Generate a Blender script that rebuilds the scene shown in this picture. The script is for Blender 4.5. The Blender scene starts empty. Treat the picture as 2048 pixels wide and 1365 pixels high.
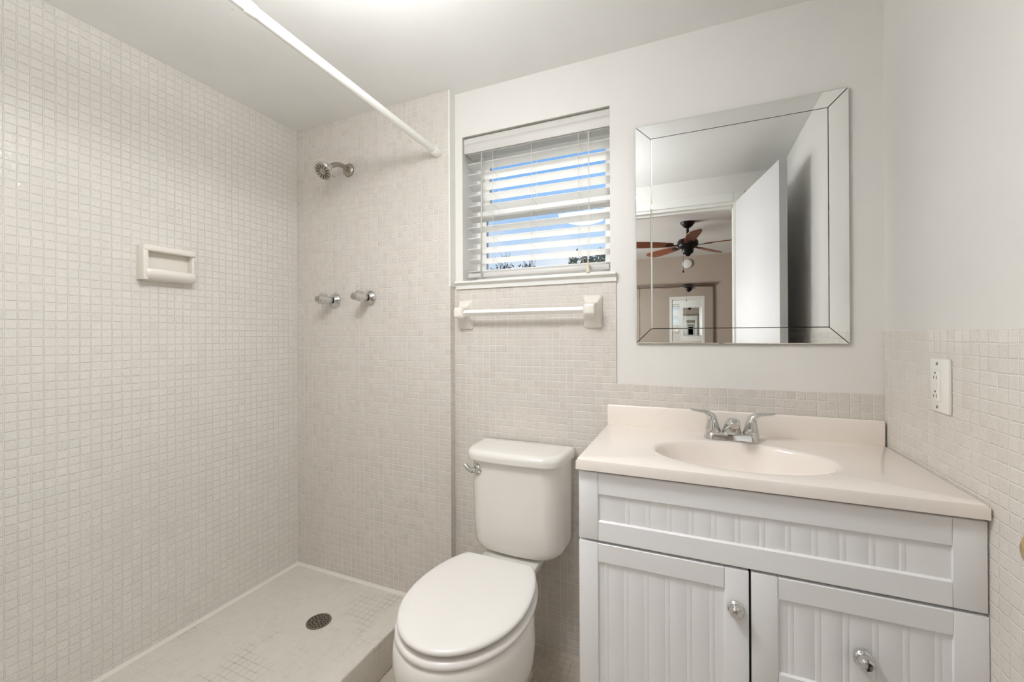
import bpy, bmesh, math, random
from mathutils import Vector, Matrix

PI = math.pi
R_ = math.radians
SC = bpy.context.scene
COL = SC.collection

# ------------------------------------------------------------------ camera
EYE = 1.207
cam_d = bpy.data.cameras.new('camera')
cam = bpy.data.objects.new('camera', cam_d)
COL.objects.link(cam)
cam_d.sensor_fit = 'HORIZONTAL'
cam_d.sensor_width = 36.0
cam_d.lens = 834.13 / 2048 * 36.0
cam_d.shift_y = -13.26 / 2048
cam_d.clip_start = 0.02
psi, pit, rol = 0.4037, 0.0016, -0.0044
fw = Vector((-math.sin(psi) * math.cos(pit), math.cos(psi) * math.cos(pit), math.sin(pit)))
rt = Vector((math.cos(psi), math.sin(psi), 0))
up = rt.cross(fw)
r2 = math.cos(rol) * rt + math.sin(rol) * up
u2 = -math.sin(rol) * rt + math.cos(rol) * up
cam.matrix_world = Matrix(((r2.x, u2.x, -fw.x, 0), (r2.y, u2.y, -fw.y, 0), (r2.z, u2.z, -fw.z, EYE), (0, 0, 0, 1)))
SC.camera = cam

# ------------------------------------------------------------------ view
SC.view_settings.view_transform = 'Standard'
SC.view_settings.look = 'None'
SC.view_settings.gamma = 1.0
SC.view_settings.use_curve_mapping = False
SC.view_settings.exposure = 0.0
try:
    SC.cycles.max_bounces = 16
    SC.cycles.diffuse_bounces = 8
    SC.cycles.glossy_bounces = 8
    SC.cycles.transparent_max_bounces = 12
    SC.cycles.caustics_reflective = False
    SC.cycles.caustics_refractive = False
    SC.cycles.sample_clamp_indirect = 6.0
    SC.cycles.use_denoising = True
except Exception:
    pass

# ------------------------------------------------------------------ sky
world = bpy.data.worlds.new('sky')
SC.world = world
world.use_nodes = True
wn, wl = world.node_tree.nodes, world.node_tree.links
wn.clear()
w_out = wn.new('ShaderNodeOutputWorld')
w_bg = wn.new('ShaderNodeBackground')
w_bg.inputs['Strength'].default_value = 1.0
w_geo = wn.new('ShaderNodeNewGeometry')
w_sep = wn.new('ShaderNodeSeparateXYZ')
w_tc = wn.new('ShaderNodeTexCoord')
wl.new(w_tc.outputs['Generated'], w_sep.inputs[0])
w_ramp = wn.new('ShaderNodeValToRGB')
cr = w_ramp.color_ramp
cr.elements[0].position = 0.0
cr.elements[0].color = (0.78, 0.86, 0.98, 1)
cr.elements[1].position = 0.9
cr.elements[1].color = (0.09, 0.27, 0.75, 1)
e = cr.elements.new(0.16); e.color = (0.66, 0.81, 1.0, 1)
e = cr.elements.new(0.34); e.color = (0.27, 0.55, 1.0, 1)
wl.new(w_sep.outputs['Z'], w_ramp.inputs['Fac'])
w_noise = wn.new('ShaderNodeTexNoise')
w_noise.inputs['Scale'].default_value = 3.2
w_noise.inputs['Detail'].default_value = 6
wl.new(w_tc.outputs['Generated'], w_noise.inputs['Vector'])
w_cl = wn.new('ShaderNodeMapRange')
w_cl.inputs['From Min'].default_value = 0.56
w_cl.inputs['From Max'].default_value = 0.72
wl.new(w_noise.outputs['Fac'], w_cl.inputs['Value'])
w_mix = wn.new('ShaderNodeMix'); w_mix.data_type = 'RGBA'
wl.new(w_cl.outputs['Result'], w_mix.inputs['Factor'])
wl.new(w_ramp.outputs['Color'], w_mix.inputs['A'])
w_mix.inputs['B'].default_value = (0.95, 0.97, 1.0, 1)
wl.new(w_mix.outputs['Result'], w_bg.inputs['Color'])
wl.new(w_bg.outputs[0], w_out.inputs['Surface'])

# ------------------------------------------------------------------ sun and added bedroom light
def add_sun(energy, elev, azim_from_y, angle=0.5):
    d = bpy.data.lights.new('sun', 'SUN')
    d.energy = energy
    d.angle = R_(angle)
    d.color = (1.0, 0.985, 0.965)
    o = bpy.data.objects.new('sun', d)
    COL.objects.link(o)
    s = Vector((math.sin(azim_from_y) * math.cos(elev), math.cos(azim_from_y) * math.cos(elev), math.sin(elev)))
    o.rotation_euler = (-s).to_track_quat('-Z', 'Y').to_euler()
    o.location = (2, 6, 8)
    return o
add_sun(8.5, R_(34), R_(-12))

def add_area(name, loc, target, sx, sy, power, color=(1, 1, 1)):
    d = bpy.data.lights.new(name, 'AREA')
    d.shape = 'RECTANGLE'
    d.size, d.size_y = sx, sy
    d.energy = power
    d.color = color
    o = bpy.data.objects.new(name, d)
    COL.objects.link(o)
    o.location = loc
    o.rotation_euler = (Vector(target) - Vector(loc)).to_track_quat('-Z', 'Y').to_euler()
    return o
# area light added outside an invented window opening to light the bedroom
add_area('bedroom_fill_light', (-2.42, -2.0, 1.45), (0, -2.0, 1.35), 1.5, 1.1, 95, (1.0, 0.98, 0.96))
LAMP_POWER = 47.0

# ------------------------------------------------------------------ dimensions
D = 1.535          # window wall
S = 1.494          # shower end wall (bumped out)
LX = -1.802        # shower side wall
RX = 0.516         # right wall
BX = -0.9165       # end of bumped out wall
CE = 2.230         # ceiling
DW = 0.035         # inside face of the doorway wall
DWO = -0.075       # bedroom face of it
OPL, OPR, OPH = -0.40, 0.262, 2.056   # doorway
PAN = 0.071
BCE = 2.42         # bedroom ceiling
BY = -3.95         # bedroom far wall

# ------------------------------------------------------------------ materials
def lin(c):
    return tuple((x / 255 / 12.92 if x / 255 <= 0.04045 else ((x / 255 + 0.055) / 1.055) ** 2.4) for x in c) + (1,)

def new_mat(name):
    m = bpy.data.materials.new(name)
    m.use_nodes = True
    n, l = m.node_tree.nodes, m.node_tree.links
    b = n['Principled BSDF']
    return m, n, l, b

def mth(n, l, op, a, b=None, c=None):
    x = n.new('ShaderNodeMath'); x.operation = op
    for k, v in enumerate((a, b, c)):
        if v is None: continue
        if isinstance(v, (int, float)): x.inputs[k].default_value = v
        else: l.new(v, x.inputs[k])
    return x.outputs[0]

def mixc(n, l, f, a, b):
    x = n.new('ShaderNodeMix'); x.data_type = 'RGBA'
    if isinstance(f, (int, float)): x.inputs['Factor'].default_value = f
    else: l.new(f, x.inputs['Factor'])
    for k, v in (('A', a), ('B', b)):
        if isinstance(v, tuple): x.inputs[k].default_value = v
        else: l.new(v, x.inputs[k])
    return x.outputs['Result']

def mrange(n, l, v, a, b, c=0.0, d=1.0, smooth=False):
    x = n.new('ShaderNodeMapRange')
    if smooth: x.interpolation_type = 'SMOOTHSTEP'
    l.new(v, x.inputs['Value'])
    x.inputs['From Min'].default_value = a; x.inputs['From Max'].default_value = b
    x.inputs['To Min'].default_value = c; x.inputs['To Max'].default_value = d
    return x.outputs['Result']

def noise(n, l, vec, scale, detail=3, rough=0.55):
    x = n.new('ShaderNodeTexNoise')
    x.inputs['Scale'].default_value = scale
    x.inputs['Detail'].default_value = detail
    x.inputs['Roughness'].default_value = rough
    if vec is not None: l.new(vec, x.inputs['Vector'])
    return x

def plain(name, rgb, rough=0.4, metal=0.0, bump=0.0, bscale=300, coat=0.0, var=0.0, spec=0.5):
    m, n, l, b = new_mat(name)
    c = lin(rgb)
    tc = n.new('ShaderNodeTexCoord')
    if var > 0:
        nz = noise(n, l, tc.outputs['Object'], 6, 4)
        dk = tuple(x * (1 - var) for x in c[:3]) + (1,)
        l.new(mixc(n, l, nz.outputs['Fac'], c, dk), b.inputs['Base Color'])
    else:
        b.inputs['Base Color'].default_value = c
    b.inputs['Roughness'].default_value = rough
    b.inputs['Metallic'].default_value = metal
    b.inputs['Specular IOR Level'].default_value = spec
    if coat: b.inputs['Coat Weight'].default_value = coat; b.inputs['Coat Roughness'].default_value = 0.06
    if bump > 0:
        nz = noise(n, l, tc.outputs['Object'], bscale, 3)
        bp = n.new('ShaderNodeBump')
        bp.inputs['Strength'].default_value = bump
        bp.inputs['Distance'].default_value = 0.001
        l.new(nz.outputs['Fac'], bp.inputs['Height'])
        l.new(bp.outputs['Normal'], b.inputs['Normal'])
    return m

def paint(name, rgb, rough=0.45, specks=True):
    m, n, l, b = new_mat(name)
    tc = n.new('ShaderNodeTexCoord')
    v = tc.outputs['Object']
    c = lin(rgb)
    nz = noise(n, l, v, 2.5, 4)
    col = mixc(n, l, mrange(n, l, nz.outputs['Fac'], 0.35, 0.7), c, tuple(x * 0.955 for x in c[:3]) + (1,))
    if specks:
        vo = n.new('ShaderNodeTexVoronoi'); vo.inputs['Scale'].default_value = 9.0
        l.new(v, vo.inputs['Vector'])
        sp = n.new('ShaderNodeSeparateColor'); l.new(vo.outputs['Color'], sp.inputs[0])
        near = mth(n, l, 'LESS_THAN', vo.outputs['Distance'], 0.022)
        pick = mth(n, l, 'GREATER_THAN', sp.outputs[0], 0.72)
        f = mth(n, l, 'MULTIPLY', mth(n, l, 'MULTIPLY', near, pick), 0.45)
        col = mixc(n, l, f, col, lin((70, 66, 60)))
    l.new(col, b.inputs['Base Color'])
    b.inputs['Roughness'].default_value = rough
    bn = noise(n, l, v, 160, 3)
    bn2 = noise(n, l, v, 7, 3)
    h = mth(n, l, 'ADD', mth(n, l, 'MULTIPLY', bn.outputs['Fac'], 0.25), bn2.outputs['Fac'])
    bp = n.new('ShaderNodeBump'); bp.inputs['Strength'].default_value = 0.35; bp.inputs['Distance'].default_value = 0.0012
    l.new(h, bp.inputs['Height']); l.new(bp.outputs['Normal'], b.inputs['Normal'])
    return m

def mosaic(name, tile, grout, pitch=0.0270, offset=(0, 0), gw=0.034, rough=0.3, var=0.055, bump=1.0, glaze=0.45, mott=0.78, dist=0.0009, dirt=0.0, grout_dark=None):
    m, n, l, b = new_mat(name)
    uvn = n.new('ShaderNodeUVMap'); uvn.uv_map = 'UVMap'
    uv = uvn.outputs['UV']
    # hand-set waviness of the grid
    wv = noise(n, l, uv, 9, 2)
    sub = n.new('ShaderNodeVectorMath'); sub.operation = 'SUBTRACT'
    l.new(wv.outputs['Color'], sub.inputs[0]); sub.inputs[1].default_value = (0.5, 0.5, 0.5)
    scl = n.new('ShaderNodeVectorMath'); scl.operation = 'SCALE'
    l.new(sub.outputs[0], scl.inputs[0]); scl.inputs['Scale'].default_value = 0.0045
    add = n.new('ShaderNodeVectorMath'); add.operation = 'ADD'
    l.new(uv, add.inputs[0]); l.new(scl.outputs[0], add.inputs[1])
    off = n.new('ShaderNodeVectorMath'); off.operation = 'SUBTRACT'
    l.new(add.outputs[0], off.inputs[0]); off.inputs[1].default_value = (offset[0], offset[1], 0)
    sc = n.new('ShaderNodeVectorMath'); sc.operation = 'SCALE'
    l.new(off.outputs[0], sc.inputs[0]); sc.inputs['Scale'].default_value = 1.0 / pitch
    fl = n.new('ShaderNodeVectorMath'); fl.operation = 'FLOOR'
    l.new(sc.outputs[0], fl.inputs[0])
    fr = n.new('ShaderNodeVectorMath'); fr.operation = 'FRACTION'
    l.new(sc.outputs[0], fr.inputs[0])
    sp = n.new('ShaderNodeSeparateXYZ'); l.new(fr.outputs[0], sp.inputs[0])
    def edge(o):
        return mth(n, l, 'MINIMUM', o, mth(n, l, 'SUBTRACT', 1.0, o))
    ex, ey = edge(sp.outputs['X']), edge(sp.outputs['Y'])
    d = mth(n, l, 'SMOOTH_MIN', ex, ey, 0.03)
    mask = mrange(n, l, d, gw * 0.75, gw * 1.45, smooth=True)         # 1 on tile
    wn_ = n.new('ShaderNodeTexWhiteNoise'); wn_.noise_dimensions = '2D'
    l.new(fl.outputs[0], wn_.inputs['Vector'])
    wsep = n.new('ShaderNodeSeparateColor'); l.new(wn_.outputs['Color'], wsep.inputs[0])
    t = lin(tile)
    t_dk = (t[0] * (1 - var), t[1] * (1 - var * 1.05), t[2] * (1 - var * 1.15), 1)
    t_gr = (t[0] * (1 - var * 0.8), t[1] * (1 - var * 0.45), t[2] * (1 - var * 0.45), 1)
    c1 = mixc(n, l, mth(n, l, 'POWER', wsep.outputs[0], 2.0), t, t_dk)
    c1 = mixc(n, l, mth(n, l, 'MULTIPLY', mth(n, l, 'GREATER_THAN', wsep.outputs[1], 0.88), 0.8), c1, t_gr)
    mo = noise(n, l, uv, 190, 4, 0.65)
    c1 = mixc(n, l, mrange(n, l, mo.outputs['Fac'], 0.5, 0.75), c1, tuple(x * mott for x in t[:3]) + (1,))
    big = noise(n, l, uv, 2.2, 3)
    c1 = mixc(n, l, mth(n, l, 'MULTIPLY', mrange(n, l, big.outputs['Fac'], 0.45, 0.7), 0.6), c1, t_dk)
    g = lin(grout)
    if grout_dark is not None:
        gd = noise(n, l, uv, 4.5, 4, 0.6)
        gcol = mixc(n, l, mrange(n, l, gd.outputs['Fac'], 0.52, 0.68), g, lin(grout_dark))
    else:
        gcol = g
    col = mixc(n, l, mask, gcol, c1)
    if dirt > 0:
        dn = noise(n, l, uv, 38, 5, 0.7)
        col = mixc(n, l, mth(n, l, 'MULTIPLY', mrange(n, l, dn.outputs['Fac'], 0.66, 0.74), dirt), col, lin((96, 88, 78)))
    l.new(col, b.inputs['Base Color'])
    rr = mth(n, l, 'ADD', mth(n, l, 'MULTIPLY', mo.outputs['Fac'], 0.2), rough - 0.1)
    l.new(mixc(n, l, mask, (0.6, 0.6, 0.6, 1), rr), b.inputs['Roughness'])
    # pillowed tile edges, each tile set at a slightly different tilt
    pil = mrange(n, l, d, gw * 0.7, gw * 2.6, smooth=True)
    cx = mth(n, l, 'SUBTRACT', sp.outputs['X'], 0.5)
    cy = mth(n, l, 'SUBTRACT', sp.outputs['Y'], 0.5)
    tl = mth(n, l, 'ADD', mth(n, l, 'MULTIPLY', cx, mth(n, l, 'SUBTRACT', wsep.outputs[0], 0.5)),
             mth(n, l, 'MULTIPLY', cy, mth(n, l, 'SUBTRACT', wsep.outputs[2], 0.5)))
    h = mth(n, l, 'ADD', pil, mth(n, l, 'MULTIPLY', tl, 0.9))
    gz = noise(n, l, uv, 110, 2, 0.5)
    h = mth(n, l, 'ADD', h, mth(n, l, 'MULTIPLY', gz.outputs['Fac'], glaze))
    bp = n.new('ShaderNodeBump'); bp.inputs['Strength'].default_value = bump; bp.inputs['Distance'].default_value = dist
    l.new(h, bp.inputs['Height']); l.new(bp.outputs['Normal'], b.inputs['Normal'])
    return m

TILE = (213, 207, 200)
GROUT = (226, 222, 215)
M = {}
M['tile_left'] = mosaic('mosaic_left', (221, 217, 211), (222, 219, 213), offset=(0.5515, CE), rough=0.12, glaze=0.8, gw=0.031, dist=0.0012)
M['tile_back'] = mosaic('mosaic_back', TILE, GROUT, offset=(BX, CE), rough=0.36, dirt=0.3, var=0.085, mott=0.72)
M['tile_low'] = mosaic('mosaic_low', TILE, GROUT, offset=(RX, 1.030), rough=0.36, dirt=0.35, var=0.085, mott=0.72)
M['tile_right'] = mosaic('mosaic_right', (222, 217, 210), (231, 228, 222), offset=(D, 1.215), rough=0.32, var=0.07)
M['tile_pan'] = mosaic('mosaic_pan', (214, 210, 201), (216, 212, 204), offset=(-1.083, S), rough=0.4, var=0.05, bump=0.4, dirt=0.3, grout_dark=(150, 140, 124))
M['tile_floor'] = mosaic('mosaic_floor', (196, 186, 174), (188, 179, 166), offset=(0, D), rough=0.42, var=0.12, bump=0.4, dirt=0.5, grout_dark=(130, 118, 104))
M['wall'] = paint('wall_paint', (226, 224, 220))
M['ceil'] = paint('ceiling_paint', (232, 232, 230), 0.6)
M['trim'] = plain('trim_paint', (226, 225, 221), 0.35)
M['caulk'] = plain('caulk', (222, 219, 212), 0.5)
M['door'] = plain('door_paint', (196, 196, 197), 0.4)
M['taupe'] = paint('taupe_paint', (172, 160, 148), 0.6, False)
M['carpet'] = plain('carpet', (150, 138, 124), 0.9, bump=0.6)
M['bceil'] = paint('bedroom_ceiling_paint', (226, 225, 222), 0.6, False)
M['ceramic'] = plain('toilet_china', (228, 225, 219), 0.13, coat=0.3)
M['plastic'] = plain('seat_plastic', (228, 225, 221), 0.3)
M['almond'] = plain('white_tile_ceramic', (226, 222, 214), 0.16, coat=0.3)
M['counter'] = plain('cultured_marble', (236, 228, 220), 0.16, coat=0.25)
M['cab'] = plain('thermofoil_white', (236, 236, 237), 0.38, bump=0.05, bscale=500)
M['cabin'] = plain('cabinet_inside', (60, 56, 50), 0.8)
M['chrome'] = plain('chrome', (212, 212, 210), 0.07, 1.0)
M['nickel'] = plain('brushed_nickel', (172, 166, 156), 0.2, 1.0)
M['drain'] = plain('drain_steel', (150, 146, 134), 0.3, 1.0)
M['black'] = plain('dark_hole', (14, 13, 12), 0.7)
M['mirror'] = plain('mirror_silver', (243, 245, 244), 0.0, 1.0)
M['mirror_edge'] = plain('mirror_edge', (52, 54, 52), 0.3, 0.6)
def vinyl_slat(name):
    m, n, l, b = new_mat(name)
    b.inputs['Base Color'].default_value = lin((240, 239, 236))
    b.inputs['Roughness'].default_value = 0.35
    tl = n.new('ShaderNodeBsdfTranslucent'); tl.inputs[0].default_value = lin((240, 240, 240))
    mx = n.new('ShaderNodeMixShader'); mx.inputs[0].default_value = 0.38
    l.new(b.outputs[0], mx.inputs[1]); l.new(tl.outputs[0], mx.inputs[2])
    l.new(mx.outputs[0], n['Material Output'].inputs['Surface'])
    return m
M['blind'] = vinyl_slat('blind_slat_vinyl')
M['valance'] = plain('valance_shaded_white', (203, 201, 197), 0.4)  # blind white made greyer, recess shade put into the colour
M['cord'] = plain('cord_white', (222, 216, 206), 0.8)
M['wand'] = plain('clear_wand', (168, 166, 160), 0.25)
M['tassel'] = plain('tassel_cream', (214, 200, 180), 0.5)
M['rod'] = plain('rod_white', (238, 237, 232), 0.22, coat=0.2)
M['vinyl'] = plain('window_vinyl', (232, 232, 230), 0.4)
M['brass'] = plain('brass', (206, 178, 120), 0.25, 1.0)
M['outlet'] = plain('outlet_plastic', (236, 234, 228), 0.3)
M['slot'] = plain('outlet_slot', (70, 66, 60), 0.6)
M['fanmetal'] = plain('fan_bronze', (30, 26, 26), 0.35, 0.6)
M['smoke'] = plain('detector_plastic', (222, 222, 222), 0.5)
M['closet'] = plain('closet_frame', (190, 186, 180), 0.08, 1.0)
M['bark'] = plain('bark', (62, 56, 52), 0.9)
M['leaf'] = plain('leaf', (84, 98, 62), 0.7, var=0.4)
M['twigleaf'] = plain('dry_leaf', (78, 88, 92), 0.8, var=0.4)
M['ground'] = plain('ground', (170, 168, 150), 0.9, var=0.3)

def wood(name):
    m, n, l, b = new_mat(name)
    tc = n.new('ShaderNodeTexCoord')
    mp = n.new('ShaderNodeMapping'); mp.inputs['Scale'].default_value = (3, 40, 40)
    l.new(tc.outputs['Object'], mp.inputs['Vector'])
    nz = noise(n, l, mp.outputs[0], 3, 5)
    l.new(mixc(n, l, mrange(n, l, nz.outputs['Fac'], 0.35, 0.65), lin((146, 76, 40)), lin((92, 42, 24))), b.inputs['Base Color'])
    b.inputs['Roughness'].default_value = 0.35
    return m
M['wood'] = wood('cherry_wood')

def glass(name):
    m, n, l, b = new_mat(name)
    n.remove(b)
    out = n['Material Output']
    tr = n.new('ShaderNodeBsdfTransparent'); tr.inputs[0].default_value = (0.97, 0.98, 0.98, 1)
    gl = n.new('ShaderNodeBsdfGlossy'); gl.inputs['Roughness'].default_value = 0.0
    fr = n.new('ShaderNodeFresnel'); fr.inputs['IOR'].default_value = 1.4
    mx = n.new('ShaderNodeMixShader')
    l.new(fr.outputs[0], mx.inputs[0]); l.new(tr.outputs[0], mx.inputs[1]); l.new(gl.outputs[0], mx.inputs[2])
    l.new(mx.outputs[0], out.inputs['Surface'])
    return m
M['glass'] = glass('window_glass')

def emit(name, col, strength):
    m, n, l, b = new_mat(name)
    b.inputs['Base Color'].default_value = (0.9, 0.9, 0.88, 1)
    b.inputs['Emission Color'].default_value = col + (1,)
    b.inputs['Emission Strength'].default_value = strength
    return m
M['lampglass'] = emit('lamp_glass', (0.975, 0.985, 1.0), LAMP_POWER)

# ------------------------------------------------------------------ mesh helpers (all in world metres)
def box(bm, lo, hi, bev=0.0, seg=2):
    x0, y0, z0 = lo; x1, y1, z1 = hi
    vs = [bm.verts.new(p) for p in ((x0, y0, z0), (x1, y0, z0), (x1, y1, z0), (x0, y1, z0), (x0, y0, z1), (x1, y0, z1), (x1, y1, z1), (x0, y1, z1))]
    fs = [bm.faces.new([vs[i] for i in f]) for f in ((0, 3, 2, 1), (4, 5, 6, 7), (0, 1, 5, 4), (1, 2, 6, 5), (2, 3, 7, 6), (3, 0, 4, 7))]
    if bev > 0:
        es = list({e for f in fs for e in f.edges})
        bmesh.ops.bevel(bm, geom=es, offset=bev, segments=seg, profile=0.5, affect='EDGES')

def loft(bm, rings, cap0=True, cap1=True, closed=True):
    vr = [[bm.verts.new(p) for p in r] for r in rings]
    n = len(vr[0])
    for a, b in zip(vr, vr[1:]):
        for i in range(n if closed else n - 1):
            j = (i + 1) % n
            bm.faces.new((a[i], a[j], b[j], b[i]))
    if cap0: bm.faces.new(list(reversed(vr[0])))
    if cap1: bm.faces.new(vr[-1])
    return vr

def basis(d):
    d = Vector(d).normalized()
    a = Vector((0, 0, 1)) if abs(d.z) < 0.9 else Vector((1, 0, 0))
    x = a.cross(d).normalized()
    return x, d.cross(x), d

def lathe(bm, prof, org, axis, n=32, cap0=True, cap1=True):
    """prof: (radius, height along axis)"""
    x, y, z = basis(axis); o = Vector(org)
    rings = [[o + z * h + (x * math.cos(2 * PI * i / n) + y * math.sin(2 * PI * i / n)) * max(r, 1e-5) for i in range(n)] for r, h in prof]
    return loft(bm, rings, cap0, cap1)

def tube(bm, pts, rad, n=12, flat=1.0):
    pts = [Vector(p) for p in pts]
    if isinstance(rad, (int, float)): rad = [rad] * len(pts)
    rings = []
    t0 = (pts[1] - pts[0]).normalized()
    x, y, _ = basis(t0)
    for i, p in enumerate(pts):
        t = (pts[min(i + 1, len(pts) - 1)] - pts[max(i - 1, 0)]).normalized()
        x = (x - t * x.dot(t)).normalized(); y = t.cross(x)
        rings.append([p + (x * math.cos(2 * PI * k / n) + y * math.sin(2 * PI * k / n) * flat) * rad[i] for k in range(n)])
    loft(bm, rings)

def bez(p0, p1, p2, p3, n=10):
    p0, p1, p2, p3 = map(Vector, (p0, p1, p2, p3))
    return [p0 * (1 - t) ** 3 + p1 * 3 * t * (1 - t) ** 2 + p2 * 3 * t * t * (1 - t) + p3 * t ** 3 for t in [i / n for i in range(n + 1)]]

def rrect(cx, cy, hx, hy, r, z, n=6):
    """rounded rectangle ring in a horizontal plane; r = radius or 4 radii (++, -+, --, +-)"""
    rs = [r] * 4 if isinstance(r, (int, float)) else r
    out = []
    for k, (sx, sy) in enumerate(((1, 1), (-1, 1), (-1, -1), (1, -1))):
        q = rs[k]
        for i in range(n + 1):
            a = PI / 2 * k + PI / 2 * i / n
            out.append(Vector((cx + sx * (hx - q) + q * math.cos(a), cy + sy * (hy - q) + q * math.sin(a), z)))
    return out

def planar_uv(me):
    uvl = me.uv_layers.new(name='UVMap')
    for p in me.polygons:
        nx, ny, nz = (abs(v) for v in p.normal)
        for li in p.loop_indices:
            co = me.vertices[me.loops[li].vertex_index].co
            if nz >= nx and nz >= ny: uvl.data[li].uv = (co.x, co.y)
            elif ny >= nx: uvl.data[li].uv = (co.x, co.z)
            else: uvl.data[li].uv = (co.y, co.z)

ORG = {}
def obj(name, bm, mat, parent=None, smooth=True, angle=38, uv=False, fix=True):
    if fix: bmesh.ops.recalc_face_normals(bm, faces=bm.faces[:])
    me = bpy.data.meshes.new(name)
    bm.to_mesh(me); bm.free()
    if uv: planar_uv(me)
    me.materials.append(mat)
    xs = [v.co for v in me.vertices]
    lo = Vector([min(c[i] for c in xs) for i in range(3)]); hi = Vector([max(c[i] for c in xs) for i in range(3)])
    o_w = (lo + hi) / 2
    if parent is None: o_w.z = lo.z
    me.transform(Matrix.Translation(-o_w))
    o = bpy.data.objects.new(name, me)
    COL.objects.link(o)
    if parent is not None:
        o.parent = parent
        o.location = o_w - ORG[parent.name]
    else:
        o.location = o_w
    ORG[o.name] = o_w
    if smooth:
        for p in me.polygons: p.use_smooth = True
        try:
            me.set_sharp_from_angle(angle=R_(angle))
        except Exception:
            pass
    return o

def tag(o, label=None, cat=None, group=None, kind=None):
    if label: o['label'] = label
    if cat: o['category'] = cat
    if group: o['group'] = group
    if kind: o['kind'] = kind
    return o

def thing(name, label, cat, loc, group=None):
    o = bpy.data.objects.new(name, None)
    o.empty_display_size = 0.05
    COL.objects.link(o)
    o.location = loc
    ORG[o.name] = Vector(loc)
    return tag(o, label, cat, group)

def struct(name, bm, mat, label, cat, parent=None, **kw):
    o = obj(name, bm, mat, parent, **kw)
    if parent is None: tag(o, label, cat, kind='structure')
    return o

def boxes(*bs):
    bm = bmesh.new()
    for b in bs: box(bm, *b)
    return bm

# ------------------------------------------------------------------ setting: bathroom shell
WL, WR, WT, WB = -0.880, -0.266, 2.0417, 1.401     # window opening
WY = D + 0.20
struct('wall_left', boxes(((LX - 0.12, DWO, 0), (LX, WY, CE))), M['tile_left'], 'mosaic tiled side wall of the shower', 'wall', smooth=False, uv=True)
struct('wall_shower', boxes(((LX, S, 0), (BX, WY, CE))), M['tile_back'], 'mosaic tiled end wall of the shower behind the shower head', 'wall', smooth=False, uv=True)
struct('wall_back', boxes(((BX, D, 0), (WL, WY, CE)), ((WR, D, 0), (RX + 0.12, WY, CE)), ((WL, D, WT), (WR, WY, CE)), ((WL, D, 0), (WR, WY, WB))),
       M['wall'], 'white painted wall with the window and the mirror', 'wall', smooth=False)
struct('wall_back_tile', boxes(((BX, D - 0.005, 0), (-0.245, D, WB)), ((-0.245, D - 0.005, 0), (RX, D, 1.030))), M['tile_low'],
       'beige mosaic tiling below the window and behind the toilet and vanity', 'tiling', smooth=False, uv=True)
struct('wall_right', boxes(((RX + 0.004, DWO, 0), (RX + 0.12, D, CE))), M['wall'], 'white painted wall to the right of the vanity', 'wall', smooth=False)
struct('wall_right_tile', boxes(((RX, DW, 0), (RX + 0.004, D - 0.005, 1.215))), M['tile_right'], 'beige mosaic tiling on the lower right wall around the outlet', 'tiling', smooth=False, uv=True)
struct('wall_front', boxes(((LX, DWO, 0), (OPL, DW, CE)), ((OPR, DWO, 0), (RX + 0.004, DW, CE)), ((OPL, DWO, OPH), (OPR, DW, CE))),
       M['wall'], 'white wall around the doorway, seen in the mirror', 'wall', smooth=False)
struct('ceiling', boxes(((LX - 0.12, DWO, CE), (RX + 0.12, WY, CE + 0.35))), M['ceil'], 'white painted bathroom ceiling', 'ceiling', smooth=False)
struct('floor', boxes(((LX - 0.12, DWO, -0.1), (RX + 0.12, WY, 0.0))), M['tile_floor'], 'small mosaic tile bathroom floor beside the toilet', 'floor', smooth=False, uv=True)
struct('floor_shower', boxes(((LX, DW, 0), (-1.083, S, PAN))), M['tile_pan'], 'pale mosaic shower pan around the drain', 'floor', smooth=False, uv=True)
bm = bmesh.new(); box(bm, (-1.083, DW, 0), (-1.003, D - 0.005, 0.135), 0.006, 3)
struct('trim_curb', bm, M['tile_pan'], 'low mosaic tiled curb along the open side of the shower', 'curb', uv=True)
bm = bmesh.new()
for a, b in (((LX, DW), (LX, S)), ((LX, S), (-1.083, S))):
    d = Vector((b[0] - a[0], b[1] - a[1], 0)).normalized(); nrm = Vector((d.y, -d.x, 0))
    r = []
    for p in (a, b):
        P = Vector((p[0], p[1], PAN))
        r.append([P, P + nrm * 0.010, P + nrm * 0.004 + Vector((0, 0, 0.004)), P + Vector((0, 0, 0.011))])
    loft(bm, r)
struct('trim_caulk', bm, M['caulk'], 'white caulk bead where the shower walls meet the pan', 'caulk')
# painted edge of the bumped-out shower wall, above the sill
struct('trim_corner', boxes(((BX - 0.006, S - 0.0015, WB + 0.01), (BX + 0.002, D, CE))), M['trim'], 'white painted edge of the shower wall beside the window', 'trim', smooth=False)

# window sill
bm = bmesh.new()
prof = [(D + 0.20, 1.432), (D - 0.022, 1.432), (D - 0.026, 1.428), (D - 0.026, 1.424), (D - 0.020, 1.420), (D - 0.012, 1.416), (D - 0.012, 1.400), (D - 0.0, 1.400), (D - 0.0, 1.4012), (D + 0.20, 1.4012)]
sx0, sx1 = -0.905, -0.243
loft(bm, [[(x, p[0], p[1]) for p in prof[1:8]] + [(x, D, 1.432)] for x in (sx0, sx1)])
box(bm, (WL, D, WB), (WR, D + 0.14, 1.432))
struct('trim_sill', bm, M['trim'], 'white moulded sill under the window', 'sill', angle=25)

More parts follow.
